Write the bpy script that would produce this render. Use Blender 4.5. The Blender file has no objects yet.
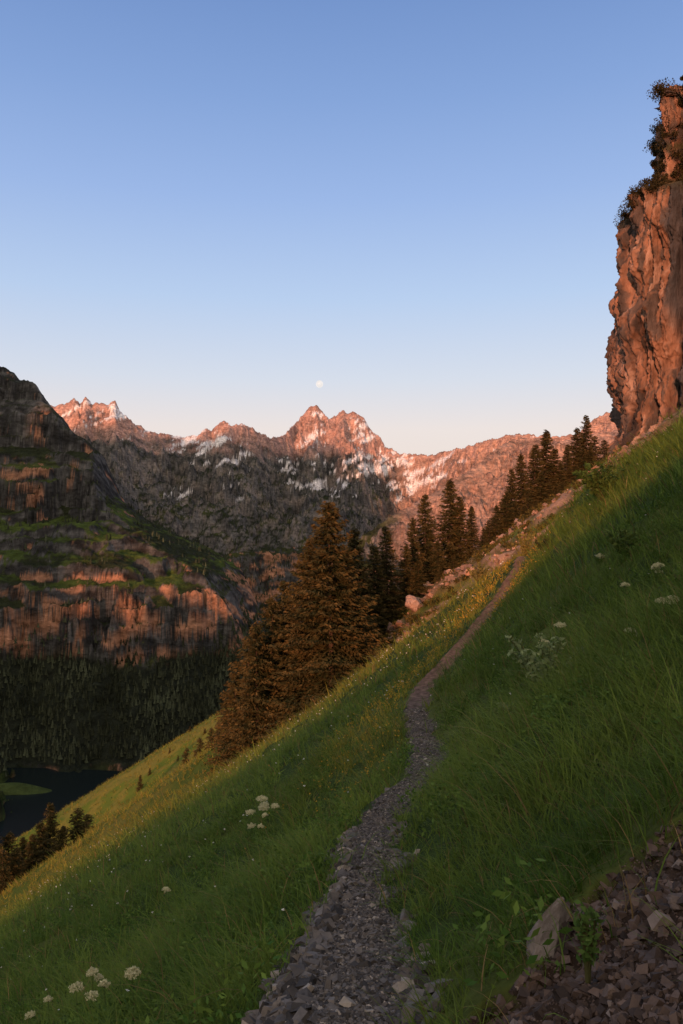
import bpy, math, numpy as np
from math import radians
rng=np.random.default_rng(7)
F=760.0
SUN_EL=5.0; SUN_AZ=17.5
# ------------------------------------------------------------------ helpers
def ss(a,b,x):
    t=np.clip((x-a)/(b-a),0,1); return t*t*(3-2*t)
def _h(ix,iy,seed):
    h=(ix.astype(np.int64)*374761393+iy.astype(np.int64)*668265263+seed*1442695041)&0xffffffff
    h=((h^(h>>13))*1274126177)&0xffffffff
    h=(h^(h>>16))&0xffffffff
    return h.astype(np.float64)/4294967295.0
def perlin(x,y,seed=0):
    x=np.asarray(x,float);y=np.asarray(y,float)
    xi=np.floor(x);yi=np.floor(y);fx=x-xi;fy=y-yi
    u=fx*fx*fx*(fx*(fx*6-15)+10);v=fy*fy*fy*(fy*(fy*6-15)+10)
    def g(dx,dy):
        a=_h(xi+dx,yi+dy,seed)*2*np.pi
        return np.cos(a)*(fx-dx)+np.sin(a)*(fy-dy)
    n0=g(0,0)*(1-u)+g(1,0)*u; n1=g(0,1)*(1-u)+g(1,1)*u
    return (n0*(1-v)+n1*v)*1.5
def fbm(x,y,o=5,seed=0,gain=.5):
    s=0;a=1;f=1
    for i in range(o):
        s=s+a*perlin(x*f+i*13.7,y*f-i*7.3,seed+i);a*=gain;f*=2.03
    return s
def ridged(x,y,o=5,seed=0,gain=.5):
    s=0;a=1;f=1
    for i in range(o):
        s=s+a*(1-2*np.abs(perlin(x*f+i*5.1,y*f+i*9.2,seed+i)));a*=gain;f*=2.05
    return s/2
def make_mesh(name,V,Fc,col=None,mat=None,smooth=True,link=True):
    V=np.ascontiguousarray(V,dtype=np.float32).reshape(-1,3)
    Fc=np.ascontiguousarray(Fc,dtype=np.int32)
    k=Fc.shape[1];n=len(Fc)
    me=bpy.data.meshes.new(name)
    me.vertices.add(len(V));me.vertices.foreach_set("co",V.ravel())
    me.loops.add(n*k);me.loops.foreach_set("vertex_index",Fc.ravel())
    me.polygons.add(n);me.polygons.foreach_set("loop_start",np.arange(0,n*k,k,dtype=np.int32))
    try: me.polygons.foreach_set("loop_total",np.full(n,k,dtype=np.int32))
    except Exception: pass
    me.update(calc_edges=True)
    me.polygons.foreach_set("use_smooth",np.full(n,smooth,dtype=bool))
    if col is not None:
        c=np.ones((len(V),4),dtype=np.float32);c[:,:3]=np.asarray(col).reshape(-1,3)
        a=me.color_attributes.new("Col",'FLOAT_COLOR','POINT');a.data.foreach_set("color",c.ravel())
    if mat: me.materials.append(mat)
    if not link: return me
    ob=bpy.data.objects.new(name,me);bpy.context.scene.collection.objects.link(ob)
    return ob
def grid_faces(nr,nc,wrap=False):
    r=np.arange(nr-1)[:,None];c=np.arange(nc if wrap else nc-1)[None,:]
    c2=(c+1)%nc
    a=r*nc+c;b=r*nc+c2;d=(r+1)*nc+c;e=(r+1)*nc+c2
    return np.stack([a+0*b,b+0*a,e,d],-1).reshape(-1,4)
def lerp(a,b,t):
    return a+(b-a)*t
def mixc(c,col,m):
    return c*(1-m[...,None])+np.array(col)*m[...,None]
# ------------------------------------------------------------------ materials
def attr_mat(name,rough=.9,nscale=3,nlo=.7,nhi=1.3,bump=.3,bdist=.05,stretch=(1,1,1),transl=0,nscale2=None,spec=.2):
    m=bpy.data.materials.new(name);m.use_nodes=True;nt=m.node_tree;N=nt.nodes;L=nt.links
    b=N["Principled BSDF"];b.inputs["Roughness"].default_value=rough
    b.inputs["Specular IOR Level"].default_value=spec
    a=N.new("ShaderNodeAttribute");a.attribute_name="Col"
    tc=N.new("ShaderNodeTexCoord");mp=N.new("ShaderNodeMapping");mp.inputs["Scale"].default_value=stretch
    L.new(tc.outputs["Object"],mp.inputs[0])
    no=N.new("ShaderNodeTexNoise");no.inputs["Scale"].default_value=nscale;no.inputs["Detail"].default_value=8;no.inputs["Roughness"].default_value=.65
    L.new(mp.outputs[0],no.inputs[0])
    mr=N.new("ShaderNodeMapRange");mr.inputs[1].default_value=.3;mr.inputs[2].default_value=.7;mr.inputs[3].default_value=nlo;mr.inputs[4].default_value=nhi
    L.new(no.outputs[0],mr.inputs[0])
    mu=N.new("ShaderNodeVectorMath");mu.operation='SCALE'
    L.new(a.outputs["Color"],mu.inputs[0]);L.new(mr.outputs[0],mu.inputs["Scale"])
    L.new(mu.outputs[0],b.inputs["Base Color"])
    if bump>0:
        bp=N.new("ShaderNodeBump");bp.inputs["Strength"].default_value=bump;bp.inputs["Distance"].default_value=bdist
        L.new(no.outputs[0],bp.inputs["Height"]);L.new(bp.outputs[0],b.inputs["Normal"])
    if transl>0:
        tr=N.new("ShaderNodeBsdfTranslucent");mx=N.new("ShaderNodeMixShader");mx.inputs[0].default_value=transl
        L.new(mu.outputs[0],tr.inputs[0]);L.new(b.outputs[0],mx.inputs[1]);L.new(tr.outputs[0],mx.inputs[2])
        L.new(mx.outputs[0],N["Material Output"].inputs[0])
    return m
M_ground=attr_mat("hillside_ground",.95,9,.55,1.45,.6,.04,spec=.05)
M_mtn=attr_mat("mountain_rock",.95,.05,.45,1.6,1.0,14,stretch=(1,1,2.2),spec=.05)
M_cliff=attr_mat("cliff_rock",.9,.5,.45,1.5,1.0,1.2,stretch=(1,1,.35),spec=.1)
M_grass=attr_mat("grass_blades",.6,2,.7,1.3,0,transl=.3,spec=.08)
M_leaf=attr_mat("foliage",.7,1.5,.7,1.3,0,transl=.2,spec=.08)
M_needle=attr_mat("spruce_needles",.8,.8,.65,1.35,0,transl=.1,spec=.08)
M_stone=attr_mat("slate_stone",.75,30,.7,1.3,.4,.01)
M_rock=attr_mat("boulder_rock",.85,4,.6,1.4,.6,.05)
M_forest=attr_mat("distant_forest_foliage",.95,.2,.6,1.4,0,spec=.03)
# ------------------------------------------------------------------ path + hillside height
PY=np.array([-60,-10,0,1.2,2.4,3.4,4.8,6.4,7.6,9.2,11.0,13,16,19.5,23.5,28.5,34,38,45,60,90,140])
PX=np.array([-17,-2.2,-.1,.0,.03,.10,.18,.27,.50,1.02,1.26,1.27,1.66,2.74,4.1,5.85,7.8,9.0,12.0,17.0,26.,42.])
PZ=np.array([-1.1,-1.1,-1.25,-1.35,-1.62,-1.96,-2.32,-2.70,-2.91,-3.17,-3.38,-3.56,-3.75,-3.8,-3.65,-3.3,-2.6,-2.2,-2.9,-3.0,-3,-3])
_yy=np.concatenate([np.linspace(-60,60,2401),np.linspace(60.5,140,160)])
def _sm(a,n=10):
    k=np.hanning(2*n+1);k/=k.sum();p=np.pad(a,n,mode='edge');return np.convolve(p,k,'valid')
_px=np.interp(_yy,PY,PX);_pz=np.interp(_yy,PY,PZ)
_px=np.where(_yy<58,np.where(_yy<12,_sm(_px,14),_sm(_px,24)),_px);_pz=np.where(_yy<58,_sm(_pz,15),_pz)
def pathx(y): return np.interp(y,_yy,_px)+np.where(y>140,(y-140)*.32,0)+np.where(y<-60,(y+60)*.3,0)
def plane(x,y): return -1.1+.66*(x-.325*y)
def H(x,y,fine=True):
    x=np.asarray(x,float);y=np.asarray(y,float)
    xp=pathx(y);w=x-xp
    P=plane(x,y)
    near=ss(-12,0,y)*(1-ss(42,60,y))
    corr=(np.interp(y,_yy,_pz)-plane(xp,y))*near
    h=P+corr*np.exp(-(w/7)**2)
    hw=.2
    off=.62*np.sign(w)*np.minimum(np.abs(w),hw)
    h=h-off*np.exp(-np.maximum(np.abs(w)-hw,0)/1.5)*near
    h=h+1.4*ss(.3,4,w)*ss(5,35,y)*(1-ss(45,70,y))+.08*np.clip(w-1,0,60)*ss(0,15,y)
    h=h+4.9*np.exp(-((y+30)/8.)**2)                      # added unseen spur behind the camera, shades the near meadow
    h=h-2.2*ss(43,58,y)*(1-ss(60,80,y))
    z2=.71*x-.19*y
    a=ss(56,82,y)
    h=h*(1-a)+z2*a
    z3=.62*x-.156*y
    z3=z2+(z3-z2)*ss(0,-32,x)-2
    h=h-6*np.exp(-((y-135)/14.)**2)
    h=h*(1-ss(150,200,y))+z3*ss(150,200,y)
    Yd=lerp(128.,222.,ss(15,-25,x))
    d=np.clip(y-Yd,0,None)
    h=h-np.where(d<40,d*d/80*.95,.95*(d-20))
    r=np.hypot(x,y)
    if fine:
        amp=1-np.exp(-np.maximum(np.abs(w)-.2,0)/.5)
        h=h+(fbm(x/9,y/9,3,3)*.35*ss(6,25,r)+fbm(x/1.7,y/1.7,4,9)*.11)*amp
        h=h+fbm(x/.25,y/.25,3,21)*.012
        sc=scree_m(x,y)
        h=h+sc*(ridged(x/5,y/5,5,31)*.9)
        dm=dirt_m(x,y)
        h=h+dm*(fbm(x/.3,y/.3,4,41)*.05-.04)
    h=np.minimum(h,120+0*h)
    return np.maximum(h,-345)
def dirt_m(x,y):
    n=fbm(x/.35,y/.35,4,51)
    d=np.hypot((x-1.18)/1.0,(y-1.1)/1.2)+n*.20
    return ss(1.26,1.16,d)
def path_m(x,y):
    w=x-pathx(y)
    n=fbm(x/.6,y/.6,4,61)*.14
    n2=fbm(x/.5+9,y/.5,4,62)*.12
    right=.20+n
    left=.22+n2+.36*(1-ss(2.3,4.0,y))
    e=.04+.0*y
    m=np.where(w>0,ss(right+e,right-e,w),ss(left+e,left-e,-w))
    return m*(1-ss(44,50,y))
def scree_m(x,y):
    n=fbm(x/7,y/7,4,71)
    a=ss(60,70,y+n*5)*(1-ss(140,150,y))
    t=x/np.maximum(y,1)
    return a*ss(-.02,.05,t+n*.03)*ss(-.45,.25,n+.25+.0*x)
def ground_hit(px,py,y0=1.2,y1=130):
    ys=np.exp(np.linspace(np.log(y0),np.log(y1),4000));t=(px-341.5)/F;s=(512-py)/F
    g=H(t*ys,ys)-s*ys
    i=np.argmax(g>0) if np.any(g>0) else 100
    return float(t*ys[i]),float(ys[i])
# ------------------------------------------------------------------ hillside mesh
def angles(dense,nd,nc):
    d=np.linspace(-dense,dense,nd)
    c=np.linspace(dense,2*np.pi-dense,nc+2)[1:-1]
    return np.concatenate([d,c])
A=angles(radians(33),760,150)
R=np.concatenate([[.25,.6,.9],np.exp(np.linspace(np.log(1.2),np.log(750),660))])
RR,AA=np.meshgrid(R,A,indexing='ij')
X=RR*np.sin(AA);Y=RR*np.cos(AA);Z=H(X,Y)
col=np.zeros(X.shape+(3,))+np.array([.030,.048,.012])
n1=fbm(X/4,Y/4,4,81);n2=fbm(X/18,Y/18,3,82)
col=mixc(col,[.065,.080,.018],ss(-.1,.7,n1+n2*.6))
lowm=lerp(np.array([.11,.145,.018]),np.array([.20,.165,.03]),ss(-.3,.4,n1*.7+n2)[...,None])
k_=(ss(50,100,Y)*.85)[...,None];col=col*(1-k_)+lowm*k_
pm=path_m(X,Y);
pc=lerp(np.array([.075,.066,.060]),np.array([.21,.105,.065]),ss(11,22,Y)[...,None])
pc=pc*(1+.5*fbm(X/.12,Y/.12,3,83))[...,None]
col=col*(1-pm[...,None])+pc*pm[...,None]
sc=scree_m(X,Y)
scc=lerp(np.array([.32,.185,.12]),np.array([.12,.08,.035]),ss(-.4,.4,fbm(X/3,Y/3,4,84))[...,None])
col=col*(1-sc[...,None])+scc*sc[...,None]
dm=dirt_m(X,Y)
col=mixc(col,[.040,.026,.018],dm)
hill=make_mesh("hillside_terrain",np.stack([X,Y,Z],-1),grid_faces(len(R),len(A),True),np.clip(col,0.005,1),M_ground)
# ------------------------------------------------------------------ mountains
def px2t(p): return (np.asarray(p,float)-341.5)/F
L2=np.array([(-250,395,4300),(0,395,4300),(55,407,4300),(68,403,4300),(74,399,4300),(80,404,4300),(86,398,4300),(92,404,4300),(108,405,4300),(115,401,4300),(120,411,4300),(128,419,4300),(150,432,4400),(185,438,4600),(200,434,4600),(206,428,4650),(212,430,4700),(219,424,4700),(225,421,4700),(232,426,4700),(242,424,4800),(255,430,4900),(270,438,5100),(280,437,5300),(289,430,5500),(296,422,5800),(303,415,5900),(309,408,5900),(316,406,5900),(323,412,5900),(329,420,5850),(334,415,5900),(343,411,5950),(353,411,5950),(364,418,5950),(370,430,5950),(378,436,5950),(387,447,5900),(397,453,5800),(430,456,5600),(450,450,5400),(470,446,5200),(500,437,5000),(525,434,4900),(560,437,4900),(580,432,4900),(600,415,4900),(760,380,4900)])
L3=np.array([(100,590,1900),(160,585,1950),(195,566,2000),(230,553,2050),(265,548,2100),(300,548,2150),(350,560,2200),(420,575,2200),(700,600,2200)])
L4=np.array([(280,620,2500),(330,572,2600),(360,538,2700),(400,512,2800),(440,490,3000),(480,463,3200),(500,446,3400),(520,438,3500),(560,442,3500),(620,430,3500),(760,420,3500)])
LM=np.array([(-100,490,3300),(120,505,3200),(160,500,3200),(230,515,3100),(300,530,3000),(360,548,2900),(420,560,2800),(700,570,2800)])
def layer(t,y,L,fx,fz,back=.9,jag=1.5,seed=0,warp=0):
    tp=px2t(L[:,0]);py=np.interp(t,tp,L[:,1]);Yc=np.interp(t,tp,L[:,2])
    py=py+jag*(ridged(t*60,0*t+seed,5,seed,.6)-.3)*-1.2
    zc=(512-py)/F*Yc
    d=Yc-y+warp
    return zc-np.where(d>0,np.interp(d,fx,fz),-d*back),d
prof_y=np.array([600,880,925,1078,1105,1180,1395,1415,1450,1560,1590,1680,1700,1780,1800,1893,1990,2400,3000])
prof_z=np.array([-338,-336,-316,-215,-125,-95,-15,50,85,120,195,225,285,305,350,362,370,120,-200])
cap_x=np.array([-1500,-900,-742,-715,-690,-675,-652,-625,-590,-547,-530,-500,-473,-455,-434,-378,-251,-200,-172,-153,-118,-60,0])
cap_z=np.array([440,405,364,352,335,314,306,290,240,194,170,150,122,75,25,-26,-85,-105,-140,-194,-260,-320,-345])
def Hm(x,y):
    yy=np.maximum(y,50.);t=x/yy
    wx=fbm(x/400,y/400,3,101)*60;wy=fbm(x/400,y/400,3,102)*60
    rg=ridged((x+wx)/330,(y+wy)/620,6,103,.55)
    rs=ridged((x+wy)/90,(y+wx)/160,6,104,.58)
    yw=y+wy*.9-rg*110-rs*30+54
    m=np.interp(yw,prof_y,prof_z)
    m=m+ss(-300,-150,m)*((rs-.35)*16)+ss(-120,0,m)*((rg-.4)*45)+ss(-240,-150,m)*ss(20,-80,m)*fbm(x/130,y/130,3,106)*22
    # horizontal rock bands
    kt=26.;tt=(m+16*fbm(x/170,y/170,3,107)+.06*x)/kt;fr=tt-np.floor(tt)
    bandw=.88
    m=m+ss(-230,-150,m)*bandw*kt*(ss(.32,.68,fr)-fr)
    xw=x+wx*.25+rs*18+.28*np.clip(y-1500,0,None)
    c=np.interp(xw,cap_x,cap_z)+(rs-.4)*14
    k=4.
    mas=-k*np.log(np.exp(-np.clip(m,-400,900)/k)+np.exp(-np.clip(c,-400,900)/k))
    z2,d2=layer(t,yy,L2,[0,120,330,620,950,1900,2600,4000],[0,120,270,390,500,790,960,1150],seed=5,jag=2.4,warp=0)
    am=ss(0,350,np.abs(d2))
    z2=z2+am*(rg-.45)*210+ss(0,80,np.abs(d2))*(rs-.4)*60
    zm,dmm=layer(t,yy,LM,[0,200,700,1500],[0,60,330,600],seed=8,jag=1)
    zm=zm+(rg-.5)*120+(rs-.4)*45
    z3,d3=layer(t,yy,L3,[0,30,90,500,1200],[0,15,150,260,420],seed=6,jag=1.2,warp=-rs*40+20)
    z3=z3+ss(10,120,np.abs(d3))*(rs-.4)*35
    z4,d4=layer(t,yy,L4,[0,100,500,1200,2500],[0,70,290,520,700],seed=7,jag=1.8)
    z4=z4+ss(0,150,np.abs(d4))*((rg-.45)*90+(rs-.4)*70)
    z=np.maximum.reduce([mas,z2,zm,z3,z4,np.full_like(mas,-338)])
    z=z+fbm(x/40,y/40,4,105,.6)*6*ss(-320,-250,z)
    pen=np.exp(-(((x+385)/58)**2+((y-888)/16)**2))
    z=z+pen*20*(z<-325)
    z=np.where(y<300,-338+0*z,z)
    return z,rg,rs,mas
A=angles(radians(28),860,60)
R=np.concatenate([np.exp(np.linspace(np.log(420),np.log(900),50))[:-1],np.linspace(900,2150,560)[:-1],np.exp(np.linspace(np.log(2150),np.log(7600),540))])
RR,AA=np.meshgrid(R,A,indexing='ij')
X=RR*np.sin(AA);Y=RR*np.cos(AA)
Z,rg,rs,mas=Hm(X,Y)
P=np.stack([X,Y,Z],-1)
du=np.gradient(P,axis=0);dv=np.gradient(P,axis=1)
nn=np.cross(dv,du);nn/=np.linalg.norm(nn,axis=-1,keepdims=True)+1e-9
nz=np.abs(nn[...,2])
VZ=Z*1.15+Y*.45
nA=fbm(X/120,VZ/90,5,111);nB=fbm(X/34,VZ/26,5,112,.6);nC=fbm(X/500,Y/500,3,113)
T=X/np.maximum(Y,1)
far=ss(2300,3000,Y)
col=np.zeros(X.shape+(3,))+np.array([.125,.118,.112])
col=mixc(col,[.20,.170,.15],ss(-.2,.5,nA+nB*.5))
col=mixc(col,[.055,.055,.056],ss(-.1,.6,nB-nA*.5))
col=mixc(col,[.50,.29,.235],far*ss(330,430,Z+nA*60)*(.6+.4*ss(-.3,.4,nB)))  # sunlit pink of the far crests painted into the rock colour
rm=ss(.04,.10,T)*ss(2400,2600,Y)                      # right-hand ridge, warm sunlight painted into its rock colour
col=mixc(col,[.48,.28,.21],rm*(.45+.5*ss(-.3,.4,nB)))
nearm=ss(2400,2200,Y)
dk=lerp(np.array([.034,.034,.035]),np.array([.105,.104,.104]),ss(-.35,.55,nB+.3*nA)[...,None])  # dark greys also carry the massif's shade in the rock colour
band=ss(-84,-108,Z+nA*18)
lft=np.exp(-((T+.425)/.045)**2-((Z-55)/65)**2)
sun_tint=ss(.05,.3,fbm(X/55,VZ/30,4,118)+.02-.6*(1-band)+.75*lft)*ss(.9,.75,nz)
dk=dk*(1-sun_tint[...,None])+np.array([.36,.185,.115])*sun_tint[...,None]  # orange patches paint sunlight onto the cliff band and left block
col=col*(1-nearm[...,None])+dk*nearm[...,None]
st=np.sin((Z+nA*20)/4.)*.5+.5
col=col*(1-.45*(st*ss(.0,.7,fbm(X/200,Z/60,2,117)+.4))[...,None])
veg=ss(.50,.72,nz+nB*.12)*ss(420,180,Z+nA*120)*(1-.8*rm)
vegc=lerp(np.array([.022,.027,.013]),np.array([.05,.056,.018]),ss(.0,.8,nA+.1)[...,None])
col=col*(1-veg[...,None])+vegc*veg[...,None]
gm=ss(-130,-105,Z)*ss(130,20,Z)*ss(1050,1120,Y)*ss(1900,1650,Y)*ss(.55,.82,nz+nA*.15)
col=mixc(col,[.055,.080,.018],gm*ss(-.2,.3,nA+nB*.4)*.85)
forest=ss(-330,-322,Z)*ss(-195,-225,Z+nA*20)*ss(1700,1400,Y)
col=mixc(col,[.018,.022,.015],forest)
col=mixc(col,[.05,.07,.022],ss(-331,-327,Z)*ss(-311,-316,Z)*ss(950,915,Y))
u_=(X*.8+Z*1.2);v_=(X*-.6+Z*.9)
sn=fbm(u_/220,v_/60,5,215,.6)+.2*fbm(u_/60,v_/22,3,216)
def blob(t0,z0,a,b,sl): return np.exp(-(((T-t0)/a)**2+((Z-z0-sl*(T-t0))/b)**2)**1.0)
sreg=np.maximum.reduce([1.10*blob(.045,340,.055,130,2000),.95*blob(.0,190,.08,60,900),.82*blob(-.10,250,.10,90,300),.85*blob(-.20,420,.09,110,-500),.80*blob(.11,250,.06,110,1500),.75*blob(-.30,540,.05,90,-800),.85*blob(-.035,500,.025,150,2500),.85*blob(.025,600,.018,130,-2500)])
snow=ss(.30,.37,sn*.62+sreg*.74-.21-ss(.45,.15,nz)*.30+(.45-rg)*.34+(.4-rs)*.12)*ss(3200,3500,Y)*ss(40,90,Z)
col=mixc(col,[.70,.67,.68],snow)
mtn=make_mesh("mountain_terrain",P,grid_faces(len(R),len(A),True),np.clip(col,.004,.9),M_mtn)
# added unseen range behind the camera, crest notched to shape shadows on the mountains
cu=np.array([-6500,-3600,-2850,-2500,-2175,-2000,-1800,-1640,-1500,-1250,-1215,-1190,-1115,-1090,-1000,-940,-900,-860,-780,-735,-700,-655,-610,-560,-450,-350,900])
cz=np.array([1000,1080,1050,1070,1120,1200,1220,1140,860,800,700,330,320,660,640,600,480,280,240,150,225,145,230,170,170,-300,-330])
gx=np.linspace(-7300,100,420);gy=np.linspace(-4200,-900,150)
GY,GX=np.meshgrid(gy,gx,indexing='ij')
cr=np.interp(GX+.316*2500,cu,cz)+ (ridged(GX/110,0*GX,4,131)-.4)*55
GZ=cr-np.abs(GY+2500)*.75+(ridged(GX/300,GY/300,5,132)-.5)*120*ss(60,500,np.abs(GY+2500))
GZ=np.maximum(GZ,-338)
gc=np.zeros(GX.shape+(3,))+np.array([.12,.11,.10])
make_mesh("shade_range",np.stack([GX,GY,GZ],-1),grid_faces(len(gy),len(gx)),gc,M_mtn)
# lake
mw=bpy.data.materials.new("lake_water");mw.use_nodes=True
b=mw.node_tree.nodes["Principled BSDF"];b.inputs["Base Color"].default_value=(.006,.010,.010,1);b.inputs["Roughness"].default_value=.25;b.inputs["Specular IOR Level"].default_value=.2
nz_=mw.node_tree.nodes.new("ShaderNodeTexNoise");nz_.inputs["Scale"].default_value=.25
bp=mw.node_tree.nodes.new("ShaderNodeBump");bp.inputs["Strength"].default_value=.15;bp.inputs["Distance"].default_value=.5
mw.node_tree.links.new(nz_.outputs[0],bp.inputs["Height"]);mw.node_tree.links.new(bp.outputs[0],b.inputs["Normal"])
an=np.linspace(0,2*np.pi,65)[:-1]
lv=[(-450+430*math.cos(a),800+170*math.sin(a),-326.) for a in an]
me=bpy.data.meshes.new("lake");me.from_pydata(lv,[],[list(range(64))]);me.materials.append(mw)
lo=bpy.data.objects.new("lake",me);bpy.context.scene.collection.objects.link(lo)
# ------------------------------------------------------------------ distant forest
def forest():
    n=56000
    x=rng.uniform(-760,120,n);y=rng.uniform(900,2100,n)
    z,rg_,rs_,_=Hm(x,y)
    nn_=fbm(x/60,y/60,3,141)
    keep=(z>-322)&(((z<-195+nn_*45)&(y<1500))|((nn_>.3)&(z<60)&(z>-140)&(rng.random(n)<.12)))
    keep|=(z>-330)&(y>1600)&(z<-120)&(rng.random(n)<.4)
    x=x[keep];y=y[keep];z=z[keep];n=len(x)
    k=6;tiers=3
    hgt=rng.uniform(5,12,n);rad=hgt*rng.uniform(.2,.3,n)
    Vs=[];Fs=[];base=0
    a0=rng.uniform(0,6.28,n)
    for ti in range(tiers):
        zb=.05+ti*.28;zt=zb+.44 if ti<2 else 1.0
        rr=(1-ti*.3)
        ang=a0[:,None]+np.arange(k)[None]*2*np.pi/k+ti*.5
        rj=rad[:,None]*rr*rng.uniform(.65,1.2,(n,k))
        ring=np.stack([x[:,None]+rj*np.cos(ang),y[:,None]+rj*np.sin(ang),(z+hgt*zb)[:,None]+rng.uniform(-.6,.6,(n,k))],-1)
        top=np.stack([x,y,z+hgt*zt],-1)[:,None]
        v=np.concatenate([ring,top],1)
        Vs.append(v.reshape(-1,3))
        i=np.arange(n)[:,None]*(k+1)+base
        f=np.stack([i+np.arange(k)[None],i+(np.arange(k)[None]+1)%k,i+k+0*np.arange(k)[None]],-1).reshape(-1,3)
        Fs.append(f);base+=n*(k+1)
    V=np.concatenate(Vs);Fa=np.concatenate(Fs)
    cc=np.array([.034,.040,.024])*(1+.6*fbm(x/90,y/90,3,142))[:,None]*rng.uniform(.6,1.5,(n,1))
    C=np.concatenate([np.repeat(cc,k+1,axis=0)]*tiers)
    make_mesh("distant_forest",V,Fa,np.clip(C,.004,1),M_forest,smooth=False)
    return n
print("forest",forest())
# ------------------------------------------------------------------ cliff
def cliff():
    pts=np.array([(79,190),(62,160),(51,136),(46.5,122),(45.0,114),(47.8,109),(51.3,105),(57.5,100),(72,93),(97,80),(132,60)],float)
    seg=np.r_[0,np.cumsum(np.hypot(*np.diff(pts,axis=0).T))]
    nt=440
    s=np.concatenate([np.linspace(0,seg[2],60)[:-1],np.linspace(seg[2],seg[8],680),np.linspace(seg[8],seg[-1],60)[1:]]);ns=len(s)
    xs=np.interp(s,seg,pts[:,0]);ys=np.interp(s,seg,pts[:,1])
    k=np.hanning(41);k/=k.sum()
    xs=np.convolve(np.pad(xs,20,mode='edge'),k,'valid');ys=np.convolve(np.pad(ys,20,mode='edge'),k,'valid')
    tx=np.gradient(xs);ty=np.gradient(ys);l=np.hypot(tx,ty);nx,ny=ty/l,-tx/l
    if nx[ns//2]*-1+ny[ns//2]*-1<0: nx,ny=-nx,-ny
    ZT=63.5
    zt=np.linspace(-25,ZT+3,nt)
    S,ZZ=np.meshgrid(s,zt)
    col_=ridged(S/5.0+.25*perlin(S/9,ZZ/14,3),ZZ/48,5,151,.55)
    big=fbm(S/14,ZZ/26,4,152)
    blk=fbm(S/2.0,ZZ/5,5,153,.62)
    qn=fbm(S/4.5,ZZ/9,2,158);qb=np.round(qn*4)/4
    qn2=fbm(S/1.8,ZZ/4.5,2,159);qb2=np.round(qn2*3)/3
    led=np.zeros_like(S)
    def step(z0,wd,amt): return amt*ss(z0-wd,z0+wd,ZZ+big*3.0)
    led+=step(48.5,1.2,5.2)
    led+=step(30,1.2,.6)+step(18,1,-.7)+step(56,1.,1.0)+step(38,.6,.5)
    led-=2.0*ss(14,9,ZZ)
    disp=(col_-.35)*2.8+big*1.6+blk*.7+qb*1.3+qb2*.6-led
    g=np.exp(-((S-(seg[5]-.4+.03*ZZ))/.8)**2);disp-=2.8*g
    g2=np.exp(-((S-(seg[4]+2.2+.5*np.sin(ZZ/8)))/.25)**2);disp-=1.5*g2
    Xc=xs[None]+nx[None]*disp;Yc=ys[None]+ny[None]*disp
    topz=ZT+1.6*fbm(s/3,s*0,4,154)+ss(seg[6],seg[9],s)*4
    Zc=np.minimum(ZZ+0*S,topz[None])+perlin(S/1.5,ZZ/1.5,155)*.3
    c=np.zeros(S.shape+(3,))+np.array([.26,.140,.092])
    q=fbm(S/3,ZZ/16,4,156);q2=fbm(S/.9,ZZ/8,5,157,.6)
    c=mixc(c,[.14,.078,.053],ss(0,.5,q));c=mixc(c,[.075,.065,.06],ss(-.10,.40,q2+q*.3)*.85)
    c=mixc(c,[.34,.22,.165],ss(.3,.7,-q2)*.8)
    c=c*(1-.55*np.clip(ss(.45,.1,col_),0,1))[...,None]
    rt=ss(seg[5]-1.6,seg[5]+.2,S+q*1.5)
    c=mixc(c,[.060,.060,.064],rt*.92)  # shade on the cliff's right side painted in as dark grey
    le=np.exp(-((ZZ+big*3.0-48.8)/1.8)**2)+np.exp(-((ZZ+big*3.0-56)/1.)**2)
    c=mixc(c,[.045,.045,.018],np.clip(le,0,1)*.8)
    V=np.stack([Xc,Yc,Zc],-1)
    cap2=V[-1].copy();cap2[:,0]+=60;cap2[:,1]+=25;cap2[:,2]+=3
    V=np.concatenate([V,cap2[None]],0);c=np.concatenate([c,(c[-1]*0+np.array([.04,.05,.02]))[None]],0)
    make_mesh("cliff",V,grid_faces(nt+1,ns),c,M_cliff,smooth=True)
    return Xc,Yc,Zc,s,seg,zt
CX,CY,CZ,cs,cseg,czt=cliff()
# ------------------------------------------------------------------ leaf clumps
def leaf_cloud(centers,radii,nper,size,colA,colB,flat=.8,seed=1):
    r=np.random.default_rng(seed)
    centers=np.asarray(centers,float);n=len(centers)
    c=np.repeat(centers,nper,axis=0);rad=np.repeat(np.asarray(radii,float),nper)
    d=r.normal(size=(len(c),3));d/=np.linalg.norm(d,axis=1,keepdims=True)
    d*= (r.random((len(c),1))**.45);d[:,2]*=flat
    p=c+d*rad[:,None]
    a=r.normal(size=p.shape);a/=np.linalg.norm(a,axis=1,keepdims=True)
    b_=np.cross(a,r.normal(size=p.shape));b_/=np.linalg.norm(b_,axis=1,keepdims=True)
    sz=size*r.uniform(.6,1.4,(len(p),1))
    V=np.stack([p-a*sz,p+b_*sz*.45,p+a*sz,p-b_*sz*.45],1)
    Fc=np.arange(len(p)*4).reshape(-1,4)
    cc=lerp(np.array(colA),np.array(colB),r.random((len(p),1)))
    return V.reshape(-1,3),Fc,np.repeat(cc,4,axis=0)
cen=[];rad=[]
i0=np.searchsorted(cs,cseg[2]);i1=np.searchsorted(cs,cseg[8])
for k in range(520):
    i=rng.integers(i0,i1)
    z=rng.choice([47.5,48.5,49.5,50.5,51,52,52.5,56.5,57.,62.5,63,64,60]) + rng.normal()*1.0
    j=int(np.clip(np.searchsorted(czt,z),0,len(czt)-1))
    cen.append((CX[j,i]+rng.normal()*.4-.3,CY[j,i]+rng.normal()*.5-.3,CZ[j,i]+.3));rad.append(rng.uniform(.4,1.5))
V,Fc,C=leaf_cloud(cen,rad,170,.15,[.02,.018,.008],[.06,.045,.016],seed=3)
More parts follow.
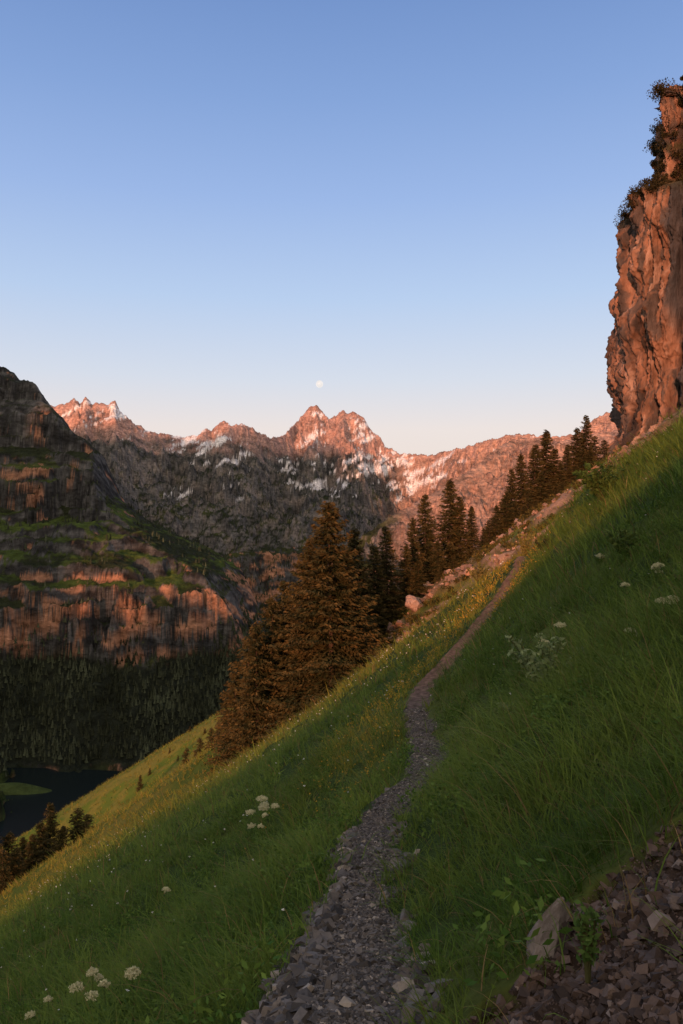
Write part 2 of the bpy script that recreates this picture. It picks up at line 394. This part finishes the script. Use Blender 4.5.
make_mesh("cliff_shrubs",V,Fc,C,M_leaf,smooth=False)
# ------------------------------------------------------------------ spruce trees
def spruce_mesh(name,h,R0,seed,dens=1.0,ragged=.25):
    r=np.random.default_rng(seed)
    k=8;rings=10
    tv=[];
    for i in range(rings+1):
        z=h*i/rings;rr=.016*h*(1-i/rings)**.9+.01
        for j in range(k): tv.append((rr*math.cos(j*2*math.pi/k)+.01*h*math.sin(i*.7)*.2,rr*math.sin(j*2*math.pi/k),z))
    tv=np.array(tv);tf=grid_faces(rings+1,k,True)
    nb=int(h*28*dens)
    zs=h*(.04+.95*(np.arange(nb)/nb)**1.05)+r.normal(size=nb)*.08
    az=r.uniform(0,2*np.pi,nb)
    f=1-zs/h
    Ln=R0*(np.clip(f,0,1)**.78)*(1-ragged+2*ragged*r.random(nb))*(1+.22*np.sin(az*2+seed)+.14*np.sin(zs*1.7+az*3))+.15
    steps=np.clip((Ln/.18).astype(int)+2,3,24)
    P=[];D=[];cl=[]
    for b in range(nb):
        n=steps[b];t=np.linspace(.12,1,n)
        dx,dy=math.cos(az[b]),math.sin(az[b])
        droop=-(.30+.25*f[b])*t*Ln[b]+.28*(t**2.5)*Ln[b]+ (.25 if f[b]<.2 else 0)*t*Ln[b]
        bx=dx*Ln[b]*t;by=dy*Ln[b]*t;bz=zs[b]+droop
        tone=r.random()**1.7
        for q in range(4):
            side=r.uniform(-1,1,n)*(.35*Ln[b]*(1-t*.75)+.08)*.8
            P.append(np.stack([bx-dy*side,by+dx*side,bz-np.abs(side)*.25+r.normal(size=n)*.04],-1))
            sd=np.sign(side)
            D.append(np.stack([dx*.8-dy*sd*.7+r.normal(size=n)*.25,dy*.8+dx*sd*.7+r.normal(size=n)*.25,-.35+r.normal(size=n)*.25],-1))
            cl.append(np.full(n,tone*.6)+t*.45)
    P=np.concatenate(P);D=np.concatenate(D);cl=np.concatenate(cl)
    D/=np.linalg.norm(D,axis=1,keepdims=True)
    sd=np.cross(D,r.normal(size=D.shape));sd/=np.linalg.norm(sd,axis=1,keepdims=True)
    sz=r.uniform(.13,.30,(len(P),1))*(h/14)**.4
    a=P-D*sz*.4;tip=P+D*sz
    Vn=np.stack([a,P+sd*sz*.24,tip,P-sd*sz*.24],1).reshape(-1,3)
    Fn=np.arange(len(Vn)).reshape(-1,4)+len(tv)
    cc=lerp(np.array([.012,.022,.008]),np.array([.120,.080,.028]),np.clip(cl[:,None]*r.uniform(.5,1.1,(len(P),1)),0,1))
    V=np.concatenate([tv,Vn]);Fa=np.concatenate([tf,Fn]);C=np.concatenate([np.tile([.07,.045,.03],(len(tv),1)),np.repeat(cc,4,axis=0)])
    return make_mesh(name,V,Fa,C,M_needle,smooth=False,link=False)
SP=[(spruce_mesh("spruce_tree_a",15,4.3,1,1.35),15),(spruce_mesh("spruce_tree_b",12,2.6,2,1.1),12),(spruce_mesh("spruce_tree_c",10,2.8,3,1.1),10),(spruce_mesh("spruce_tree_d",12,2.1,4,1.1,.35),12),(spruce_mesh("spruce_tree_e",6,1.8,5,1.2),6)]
trees=[
(332,62,501,0,1.05),(308,64,540,0,.85),(272,66,596,2,1.05),(288,68,580,1,1.1),(248,68,638,4,1.1),(258,64,622,2,.95),(236,67,672,4,1.0),(347,67,548,2,1.05),
(358,72,528,1,1.05),(374,76,545,1,1.1),(388,78,526,1,1.0),(405,80,545,3,1.0),(412,84,518,3,1.0),(426,86,494,1,.95),(438,84,540,2,1.0),(448,88,479,3,1.15),(460,88,496,1,1.),(472,90,506,3,1.05),(484,92,528,2,.9),(366,74,590,4,1.0),(395,77,585,4,1.),(440,82,572,4,1.),(320,66,600,2,1.1),
(418,80,560,2,1.1),(430,90,530,1,1.1),(453,84,555,2,1.),(467,86,560,4,1.2),(380,74,600,4,1.2),
(503,96,498,4,1.2),(512,100,468,1,.95),(522,100,454,3,1.1),(533,102,444,1,1.05),(546,103,430,3,1.25),(553,104,448,2,1.0),(566,106,444,1,1.),(575,108,428,3,1.2),(586,109,415,1,1.),(595,112,436,4,1.),(540,100,472,2,1.1),(528,98,488,4,1.),(570,104,468,4,1.1),(515,97,502,4,1.2),(560,103,462,2,1.),(583,106,448,2,1.),(549,100,482,4,1.2),(536,97,500,4,1.3),(562,99,482,4,1.3),(590,106,450,4,1.3),(495,94,505,2,1.1),(490,93,520,4,1.3),(506,95,492,2,1.1),(524,95,505,4,1.4),(576,103,465,4,1.4),(604,110,440,4,1.2),(556,98,492,4,1.4),
(8,118,832,2,1.2),(22,124,838,1,1.1),(50,130,803,1,1.0),(40,124,822,2,1.1),(76,135,808,4,1.2),(88,140,815,4,1.3),(-8,116,820,1,1.2),(62,128,826,2,1.1),(2,112,850,4,1.2),(15,114,848,2,1.2),(32,120,835,2,1.2),
(150,175,768,4,.9),(190,200,742,4,.9),(205,180,735,4,1.1),(140,168,775,4,.9),(218,150,722,4,1.0),(226,110,700,4,1.0),(196,160,752,4,.8),(170,185,757,4,.8),(178,170,758,4,.7),(212,120,728,4,.9),(200,130,738,4,.9),(186,140,748,4,.8),
]
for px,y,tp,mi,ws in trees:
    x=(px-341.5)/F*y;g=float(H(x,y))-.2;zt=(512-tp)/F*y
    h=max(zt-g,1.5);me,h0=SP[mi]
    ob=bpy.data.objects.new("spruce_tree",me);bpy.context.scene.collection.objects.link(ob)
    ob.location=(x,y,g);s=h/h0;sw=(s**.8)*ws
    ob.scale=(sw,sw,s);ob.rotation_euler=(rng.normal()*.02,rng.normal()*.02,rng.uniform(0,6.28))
cen=[];rad=[]
for k in range(1500):
    y=rng.uniform(58,116);t=rng.uniform(-.16,.40);x=t*y+rng.normal()
    cl=perlin(np.array([x/6]),np.array([y/6]),161)[0]
    if cl<-.14: continue
    z=float(H(x,y));cen.append((x,y,z+.1));rad.append(rng.uniform(.3,.95))
V,Fc,C=leaf_cloud(cen,rad,90,.13,[.03,.035,.010],[.13,.09,.022],seed=5)
make_mesh("undergrowth_shrubs",V,Fc,C,M_leaf,smooth=False)
# ------------------------------------------------------------------ grass
def blades(n,pos,az,L,W,lean,droop,K,c0,seed):
    s=np.linspace(0,1,K+1)[None,:]
    dx=np.cos(az)[:,None];dy=np.sin(az)[:,None]
    hor=L[:,None]*(lean[:,None]*s+droop[:,None]*s**2*.8)
    ver=L[:,None]*(s*np.sqrt(np.clip(1-lean[:,None]**2,.1,1))-droop[:,None]*s**2.2*.62)
    cx=pos[:,0:1]+dx*hor;cy=pos[:,1:2]+dy*hor;cz=pos[:,2:3]+ver
    wd=W[:,None]*(1-s**1.6*.93)*.5
    V=np.empty((n,K+1,2,3),np.float32)
    tw=az+rng.normal(size=n)*.6
    ax=-np.sin(tw)[:,None];ay=np.cos(tw)[:,None]
    V[:,:,0,0]=cx-ax*wd;V[:,:,0,1]=cy-ay*wd;V[:,:,0,2]=cz
    V[:,:,1,0]=cx+ax*wd;V[:,:,1,1]=cy+ay*wd;V[:,:,1,2]=cz
    b=(np.arange(n)*(K+1)*2)[:,None];k=np.arange(K)[None]*2
    Fa=np.stack([b+k,b+k+1,b+k+3,b+k+2],-1).reshape(-1,4)
    C=np.repeat(c0,(K+1)*2,axis=0)
    return V.reshape(-1,3),Fa,C
def scatter(r0,r1,dens,half):
    area=half*(r1*r1-r0*r0);n=int(area*dens)
    r=np.sqrt(rng.uniform(r0*r0,r1*r1,n));a=rng.uniform(-half,half,n)
    return r*np.sin(a),r*np.cos(a)
bands=[(1.25,4,200,.54,15,.20,.0044,4),(4,8,90,.53,14,.23,.0062,3),(8,15,36,.5,12,.27,.0095,3),(15,28,13,.48,11,.32,.018,2),(28,52,5.5,.46,9,.40,.034,2),(52,90,2.2,.46,8,.48,.062,1),(90,240,.45,.46,7,.55,.13,1)]
GV=[];GF=[];GC=[];base=0;tot=0
for r0,r1,dn,half,nb,Lm,Wm,K in bands:
    x,y=scatter(r0,r1,dn,half)
    bad=(path_m(x,y)>.4)|((dirt_m(x,y)>.3)&(rng.random(len(x))>.035))|((scree_m(x,y)>.3)&(rng.random(len(x))>.25))
    cn=fbm(x/.9,y/.9,3,171)
    bad|=(cn<-.5)
    x=x[~bad];y=y[~bad];cn=cn[~bad]
    bn=fbm(x/5,y/5,3,172)+.7*fbm(x/1.6,y/1.6,2,173);w=x-pathx(y)
    m=len(x);sz=Lm*(1+.75*cn)*rng.uniform(.45,1.5,m)*lerp(.65,1.,ss(.25,.8,np.abs(w)))
    sz*=1+.45*ss(.4,1.2,w)*ss(2,6,y)
    X=np.repeat(x,nb)+rng.normal(size=m*nb)*np.repeat(sz,nb)*.22;Yb=np.repeat(y,nb)+rng.normal(size=m*nb)*np.repeat(sz,nb)*.22
    Zb=H(X,Yb,True)-.01
    n=len(X)
    az=rng.uniform(-np.pi,np.pi,n);dn_az=math.atan2(.31,-.95)
    az=np.where(rng.random(n)<.5,dn_az+rng.normal(size=n)*.7,az)
    L=np.repeat(sz,nb)*rng.uniform(.55,1.35,n)
    W=Wm*rng.uniform(.6,1.4,n)
    lean=rng.uniform(.05,.6,n);dr=rng.uniform(.15,1.0,n)
    q=np.repeat(np.clip(.5+.6*bn+.45*cn,0,1)*.65+rng.random(m)*.22,nb)[:,None]+rng.random((n,1))*.25
    c=lerp(np.array([.032,.082,.012]),np.array([.150,.205,.036]),np.clip(q,0,1))
    dry=(rng.random(n)<.06+.08*ss(30,60,Yb)+.3*np.exp(-((X-1.0)**2+(Yb-2.35)**2)/.08))[:,None]
    c=np.where(dry,np.array([.24,.16,.07])*rng.uniform(.5,1.1,(n,1)),c)
    wb=X-pathx(Yb)
    ye=(np.exp(-((wb+.9)/.9)**2)*ss(9,14,Yb)*(rng.random(n)<.6)+.75*ss(24,44,Yb)*ss(2,0,wb)*(rng.random(n)<.75))[:,None]
    c=lerp(c,np.array([.32,.235,.035]),np.clip(ye,0,1)*.75)  # yellow grass by the path; farther off it paints the sunlit strip
    V,Fa,C=blades(n,np.stack([X,Yb,Zb],-1),az,L,W,lean,dr,K,c,0)
    GV.append(V);GF.append(Fa+base);GC.append(C);base+=len(V);tot+=n
print("blades",tot)
make_mesh("meadow_grass",np.concatenate(GV),np.concatenate(GF),np.concatenate(GC),M_grass,smooth=True)
x,y=scatter(1.5,16,26,.54)
bad=(path_m(x,y)>.2)|(dirt_m(x,y)>.35)|(fbm(x/1.2,y/1.2,3,181)<.10);x=x[~bad];y=y[~bad]
z=H(x,y)
V,Fc,C=leaf_cloud(np.stack([x,y,z+.12],-1),np.full(len(x),.14),30,.019,[.035,.085,.014],[.12,.185,.035],seed=8)
make_mesh("meadow_herbs",V,Fc,C,M_leaf,smooth=False)
# ------------------------------------------------------------------ stones
def stones(name,x,y,size,colf,mat,seed,sink=.3,flat=.55):
    r=np.random.default_rng(seed);n=len(x)
    z=H(x,y)
    cube=np.array([(-1,-1,-1),(1,-1,-1),(1,1,-1),(-1,1,-1),(-.8,-.8,1),(.8,-.8,1),(.8,.8,1),(-.8,.8,1)],float)
    q=np.array([(0,3,2,1),(4,5,6,7),(0,1,5,4),(1,2,6,5),(2,3,7,6),(3,0,4,7)])
    v=cube[None]*(1+r.uniform(-.45,.35,(n,8,3)))
    v*=np.stack([size*r.uniform(.7,1.3,n),size*r.uniform(.5,1.,n),size*r.uniform(.5,1.,n)*flat],-1)[:,None]
    a=r.uniform(0,2*np.pi,n);b=r.normal(size=n)*.45;c=r.normal(size=n)*.45
    ca,sa=np.cos(a)[:,None],np.sin(a)[:,None]
    X=v[...,0];Yv=v[...,1];Zv=v[...,2]
    cb,sb=np.cos(b)[:,None],np.sin(b)[:,None];Yv,Zv=Yv*cb-Zv*sb,Yv*sb+Zv*cb
    cc_,sc_=np.cos(c)[:,None],np.sin(c)[:,None];X,Zv=X*cc_-Zv*sc_,X*sc_+Zv*cc_
    X,Yv=X*ca-Yv*sa,X*sa+Yv*ca
    V=np.stack([X+x[:,None],Yv+y[:,None],Zv+z[:,None]+(size*flat*(.5-sink))[:,None]],-1)
    Fa=(np.arange(n)[:,None,None]*8+q[None]).reshape(-1,4)
    make_mesh(name,V,Fa,np.repeat(colf(n,r),8,axis=0),mat,smooth=False)
n=40000
y=np.exp(rng.uniform(np.log(1.3),np.log(14),n));w=rng.normal(size=n)*.17-.03
x=pathx(y)+w-.2*(rng.random(n)**2)*(1-ss(2.4,4,y))*2
k=path_m(x,y)>.15;x=x[k];y=y[k]
sz=.003+.008*rng.random(len(x))**3+.0003*y
big=rng.random(len(x))<.04;sz=np.where(big,sz*2.4,sz)
def gc_(n,r):
    c=np.array([.095,.082,.073])*r.uniform(.3,1.6,(n,1));return np.where(r.random((n,1))<.05,np.array([.27,.23,.19]),c)
stones("path_gravel",x,y,sz,gc_,M_stone,11)
n=5500;y=rng.uniform(1.4,6.5,n);sg=np.where(rng.random(n)<.75,-1,1);x=pathx(y)+sg*(.17+np.abs(rng.normal(size=n))*.24*np.where(sg<0,1,.35))
k=path_m(x,y)>.005;x=x[k];y=y[k];stones("path_edge_rubble",x,y,.007+.036*rng.random(len(x))**2.4,gc_,M_stone,12,sink=.2)
n=44000;x=rng.uniform(.1,2.2,n);y=rng.uniform(1.0,3.0,n);k=dirt_m(x,y)>.12;x=x[k];y=y[k]
def dc_(n,r):
    c=np.array([.085,.058,.046])*r.uniform(.3,1.5,(n,1));return np.where(r.random((n,1))<.04,np.array([.20,.155,.13]),c)
stones("bank_rubble",x,y,.0025+.018*rng.random(len(x))**5,dc_,M_stone,13,sink=.2,flat=.7)
n=110;x=rng.uniform(.3,1.6,n);y=rng.uniform(1.4,2.6,n);k=dirt_m(x,y)>.4;x=x[k];y=y[k]
stones("bank_rocks",x,y,.016+.020*rng.random(len(x))**2,dc_,M_stone,16,sink=.2,flat=.8)
n=2200;y=rng.uniform(60,118,n);t=rng.uniform(-.0,.42,n);x=t*y;k=scree_m(x,y)>.3;x=x[k];y=y[k]
def sc_(n,r): return np.array([.31,.185,.13])*r.uniform(.4,1.3,(n,1))
stones("scree_blocks",x,y,.08+.5*rng.random(len(x))**6,sc_,M_rock,14,sink=.2,flat=.8)
import bmesh
def boulder(name,x,y,sx,sy,sz_,colr,seed,rot=0,dz=0):
    bm=bmesh.new();bmesh.ops.create_icosphere(bm,subdivisions=4,radius=1)
    V=np.array([v.co[:] for v in bm.verts]);Fa=np.array([[v.index for v in f.verts] for f in bm.faces]);bm.free()
    r=np.random.default_rng(seed)
    for i in range(11):
        d=r.normal(size=3);d/=np.linalg.norm(d);o=r.uniform(.5,.8);q=V@d;V-=np.clip(q-o,0,None)[:,None]*d
    V*=(1+.09*fbm(V[:,0]*2.5+seed,V[:,1]*2.5+V[:,2]*2.5,5,seed))[:,None]
    V*=np.array([sx,sy,sz_])
    ob=make_mesh(name,V,Fa,np.tile(colr,(len(V),1)),M_rock,smooth=False)
    ob.location=(x,y,float(H(x,y))+dz);ob.rotation_euler=(.15,.45,rot);return ob
x,y=ground_hit(550,940);boulder("boulder",x,y,.075,.06,.12,[.17,.145,.13],15,.9,.02)
x,y=ground_hit(682,905);boulder("boulder",x,y,.04,.035,.03,[.12,.09,.075],2,.1,.0)
x,y=ground_hit(610,1000);boulder("boulder",x,y,.03,.025,.025,[.14,.10,.08],5,.7,.01)
boulder("boulder",(415-341.5)/F*74,74,1.3,1.1,1.0,[.30,.20,.16],3,.3,.3)
boulder("boulder",(520-341.5)/F*88,88,1.0,1.0,.8,[.3,.2,.15],4,.3,.2)
boulder("boulder",.0,6.2,.06,.05,.04,[.17,.15,.14],7,.3,.01)
x,y=ground_hit(270,990);boulder("boulder",x,y,.05,.04,.035,[.13,.12,.11],9,.3,.01)
# ------------------------------------------------------------------ flowers
def pxy(px,y): return (px-341.5)/F*y
def umbel_plant(name,px,y,toppy,seed,flower=(.74,.68,.46),heads=3,hs=.045):
    r=np.random.default_rng(seed);x=pxy(px,y);g=float(H(x,y));zt=(512-toppy)/F*y;h=max(zt-g,.12)
    Vs=[];Fs=[];Cs=[];base=0
    def tube(p0,p1,r0,r1):
        nonlocal base
        p0=np.array(p0);p1=np.array(p1);k=5;vv=[]
        for i,t in enumerate((0,.5,1)):
            c=p0*(1-t)+p1*t+np.array([.01,.0,0])*math.sin(t*3.1);rr=r0*(1-t)+r1*t
            for j in range(k): vv.append(c+np.array([rr*math.cos(j*1.2566),rr*math.sin(j*1.2566),0]))
        Vs.append(np.array(vv));Fs.append(grid_faces(3,k,True)+base);Cs.append(np.tile([.07,.10,.03],(15,1)));base+=15
    top=np.array([0,0,h]);tube((0,0,0),top*[1,1,.99],.0030,.0020)
    hd=[(top,1.0)]
    for i in range(heads-1):
        a=r.uniform(0,6.28);st=np.array([0,0,h*r.uniform(.4,.7)]);e=st+np.array([math.cos(a)*max(h*.28,hs*1.9),math.sin(a)*h*.28,h*r.uniform(.15,.35)])
        tube(st,e,.0018,.0012);hd.append((e,r.uniform(.6,.95)))
    for c,s in hd:
        m=22
        for i in range(m):
            ph=i*2.4;rr=math.sqrt(i/m)*hs*s;e=c+np.array([rr*math.cos(ph),rr*math.sin(ph),.022-.45*rr+r.normal()*.006])
            tube(c-np.array([0,0,.02]),e,.0008,.0006)
            V,Fc,C=leaf_cloud([e],[.012*s*hs/.035],34,.0050*(hs/.035)**.7,[flower[0]*.6,flower[1]*.65,flower[2]*.5],flower,.9,seed*31+i)
            Vs.append(V);Fs.append(Fc+base);Cs.append(C);base+=len(V)
    V,Fc,C=leaf_cloud([(0,0,h*.25),(.05,0,h*.15),(-.05,.03,h*.4)],[.1,.12,.07],40,.018,[.04,.085,.015],[.10,.15,.03],.6,seed)
    Vs.append(V);Fs.append(Fc+base);Cs.append(C)
    ob=make_mesh(name,np.concatenate(Vs),np.concatenate(Fs),np.concatenate(Cs),M_leaf,smooth=False);ob.location=(x,y,g)
def low_flower(px,py,drop,seed,hd,hs):
    x,y=ground_hit(px,py+drop);umbel_plant("cow_parsley",px,y,py,seed,heads=hd,hs=hs)
for i,(px,py,dr,hd,hs) in enumerate([(262,798,48,3,.07),(250,812,42,3,.06),(166,890,45,1,.045),(76,988,55,2,.045),(92,973,50,2,.040),(132,974,60,1,.040),(104,985,50,1,.034),(30,1016,40,1,.034),(48,1000,50,1,.03),(275,806,40,2,.05)]):
    low_flower(px,py,dr,50+i,hd,hs)
for i,(px,y,tp,hd,hs) in enumerate([(672,7,600,3,.06),(658,10,565,3,.07),(630,7,640,2,.05),(560,9,625,2,.06),(625,9,585,1,.05),(600,14,560,2,.07)]):
    umbel_plant("cow_parsley",px,y,tp,70+i,heads=hd,hs=hs)
def dots(name,x,y,hz,size,cA,cB,seed):
    z=H(x,y)+hz*rng.uniform(.6,1.3,len(x))
    V,Fc,C=leaf_cloud(np.stack([x,y,z],-1),size,5,1,cA,cB,.6,seed)
    p=V.reshape(-1,4,3);ctr=p.mean(1,keepdims=True);p=ctr+(p-ctr)*np.repeat(size,5)[:,None,None]
    make_mesh(name,p.reshape(-1,3),Fc,C,M_leaf,smooth=False)
x,y=scatter(3.5,50,1.1,.5);k=(path_m(x,y)<.1)&((x<pathx(y))|(rng.random(len(x))<.3))&(fbm(x/6,y/6,2,191)>-.1);x=x[k];y=y[k]
dots("white_wildflowers",x,y,.30,.006+.0006*y,[.5,.5,.45],[.7,.7,.65],21)
y=rng.uniform(9,36,900);x=pathx(y)-.35-np.abs(rng.normal(size=900))*.8;k=fbm(x/3,y/3,2,192)>-.25;x=x[k];y=y[k]
dots("yellow_wildflowers",x,y,.28,.006+.0006*y,[.36,.21,.03],[.5,.32,.05],22)
y=rng.uniform(22,36,300);x=pathx(y)+.35+np.abs(rng.normal(size=300))*.5
dots("yellow_wildflowers",x,y,.28,.006+.0007*y,[.36,.22,.03],[.5,.3,.05],23)
def leafy(name,px,y,w,h,cA,cB,seed,nst=9,leaf=.05):
    r=np.random.default_rng(seed);x=pxy(px,y);g=float(H(x,y));cen=[];rad=[];Vs=[];Fs=[];Cs=[];base=0
    for i in range(nst):
        a=r.uniform(0,6.28);e=np.array([math.cos(a)*w*r.uniform(.2,1),math.sin(a)*w*r.uniform(.2,1),h*r.uniform(.6,1.05)])
        pts=[]
        for t in np.linspace(0,1,7):
            c=e*t;c[2]=e[2]*t**.8
            pts.append(c)
            if t>.2:
                cen.append(c);rad.append(.10*w+.02)
        for t0,t1 in zip(pts[:-1],pts[1:]):
            vv=[];
            for c in (t0,t1):
                for j in range(4): vv.append(c+.006*np.array([math.cos(j*1.57),math.sin(j*1.57),0]))
            Vs.append(np.array(vv));Fs.append(grid_faces(2,4,True)+base);Cs.append(np.tile([.08,.08,.03],(8,1)));base+=8
    V,Fc,C=leaf_cloud(cen,rad,11,leaf,cA,cB,.7,seed);Vs.append(V);Fs.append(Fc+base);Cs.append(C)
    ob=make_mesh(name,np.concatenate(Vs),np.concatenate(Fs),np.concatenate(Cs),M_leaf,smooth=False);ob.location=(x,y,g)
leafy("leafy_shrub",545,8.2,.38,.6,[.12,.17,.07],[.28,.32,.15],61,16,.035)
leafy("leafy_shrub",505,8.6,.2,.3,[.12,.17,.07],[.28,.32,.15],62,7,.03)
leafy("dark_shrub",602,24,.9,1.2,[.03,.06,.012],[.07,.11,.025],63,30,.07)
leafy("dark_shrub",625,13,.35,.5,[.05,.09,.02],[.12,.16,.04],64,14,.04)
leafy("dark_shrub",545,31,.4,.6,[.02,.03,.01],[.06,.06,.02],65,14,.06)
leafy("leafy_shrub",480,40,.7,1.2,[.10,.10,.03],[.25,.20,.07],66,22,.07)
leafy("leafy_shrub",525,42,.7,1.5,[.12,.12,.03],[.28,.22,.07],67,26,.07)
leafy("thistle",588,2.0,.02,.22,[.05,.10,.02],[.10,.16,.04],68,3,.013)
# ------------------------------------------------------------------ moon
mm=bpy.data.materials.new("moon_surface");mm.use_nodes=True;nt=mm.node_tree
b=nt.nodes["Principled BSDF"];b.inputs["Base Color"].default_value=(.02,.02,.02,1)
b.inputs["Emission Color"].default_value=(.93,.90,.88,1)
no=nt.nodes.new("ShaderNodeTexNoise");no.inputs["Scale"].default_value=.012
mr=nt.nodes.new("ShaderNodeMapRange");mr.inputs[3].default_value=.72;mr.inputs[4].default_value=1.0
tc=nt.nodes.new("ShaderNodeTexCoord");nt.links.new(tc.outputs["Object"],no.inputs[0]);nt.links.new(no.outputs[0],mr.inputs[0]);nt.links.new(mr.outputs[0],b.inputs["Emission Strength"])
bm=bmesh.new();bmesh.ops.create_uvsphere(bm,u_segments=32,v_segments=16,radius=78)
me=bpy.data.meshes.new("moon");bm.to_mesh(me);bm.free();me.materials.append(mm)
mo=bpy.data.objects.new("moon",me);bpy.context.scene.collection.objects.link(mo);D=16000;mo.location=((319.5-341.5)/F*D,D,(512-384)/F*D)
# ------------------------------------------------------------------ light, sky, camera
sc=bpy.context.scene
sun=bpy.data.lights.new("sun",'SUN');sun.energy=5.0;sun.color=(1.0,.42,.23);sun.angle=radians(.5)
so=bpy.data.objects.new("sun",sun);sc.collection.objects.link(so)
from mathutils import Vector
el=radians(SUN_EL);az=radians(SUN_AZ)
S=Vector((-math.sin(az)*math.cos(el),-math.cos(az)*math.cos(el),math.sin(el)))
so.rotation_euler=S.to_track_quat('Z','Y').to_euler()
w=bpy.data.worlds.new("World");sc.world=w;w.use_nodes=True;nt=w.node_tree
bg=nt.nodes["Background"];sk=nt.nodes.new("ShaderNodeTexSky");sk.sky_type='NISHITA';sk.sun_disc=False
sk.sun_elevation=el;sk.sun_rotation=radians(180+SUN_AZ);sk.altitude=1400;sk.air_density=1.0;sk.dust_density=.6;sk.ozone_density=1.5
tc=nt.nodes.new("ShaderNodeTexCoord");sep=nt.nodes.new("ShaderNodeSeparateXYZ");nt.links.new(tc.outputs["Generated"],sep.inputs[0])
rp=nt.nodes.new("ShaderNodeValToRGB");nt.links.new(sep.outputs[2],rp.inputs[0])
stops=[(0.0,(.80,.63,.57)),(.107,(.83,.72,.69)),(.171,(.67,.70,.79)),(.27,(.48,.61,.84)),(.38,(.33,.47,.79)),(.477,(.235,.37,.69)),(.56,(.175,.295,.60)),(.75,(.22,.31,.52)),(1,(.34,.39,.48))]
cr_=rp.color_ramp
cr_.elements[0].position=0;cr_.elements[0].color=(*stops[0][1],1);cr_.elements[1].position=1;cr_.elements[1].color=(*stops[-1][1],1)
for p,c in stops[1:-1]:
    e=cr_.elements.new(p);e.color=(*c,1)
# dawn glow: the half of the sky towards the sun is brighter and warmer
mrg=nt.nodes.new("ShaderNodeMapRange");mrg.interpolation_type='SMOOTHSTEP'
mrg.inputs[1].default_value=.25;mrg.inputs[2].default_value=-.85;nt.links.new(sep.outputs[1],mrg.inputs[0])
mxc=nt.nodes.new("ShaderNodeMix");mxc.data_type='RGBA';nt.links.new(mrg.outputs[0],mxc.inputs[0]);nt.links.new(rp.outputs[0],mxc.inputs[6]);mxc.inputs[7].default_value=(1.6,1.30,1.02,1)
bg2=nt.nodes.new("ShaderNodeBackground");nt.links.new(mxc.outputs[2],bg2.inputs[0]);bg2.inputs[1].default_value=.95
nt.links.new(sk.outputs[0],bg.inputs[0]);bg.inputs[1].default_value=.02
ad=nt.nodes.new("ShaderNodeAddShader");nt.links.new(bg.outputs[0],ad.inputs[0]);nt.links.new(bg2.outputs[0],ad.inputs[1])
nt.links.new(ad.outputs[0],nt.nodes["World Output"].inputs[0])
cam=bpy.data.cameras.new("camera");cam.sensor_fit='VERTICAL';cam.sensor_height=36;cam.lens=F/1024*36;cam.clip_end=40000;cam.clip_start=.05
co=bpy.data.objects.new("camera",cam);sc.collection.objects.link(co);co.location=(0,0,0);co.rotation_euler=(radians(90),0,0);sc.camera=co
sc.view_settings.view_transform='Standard';sc.view_settings.look='None';sc.view_settings.exposure=0
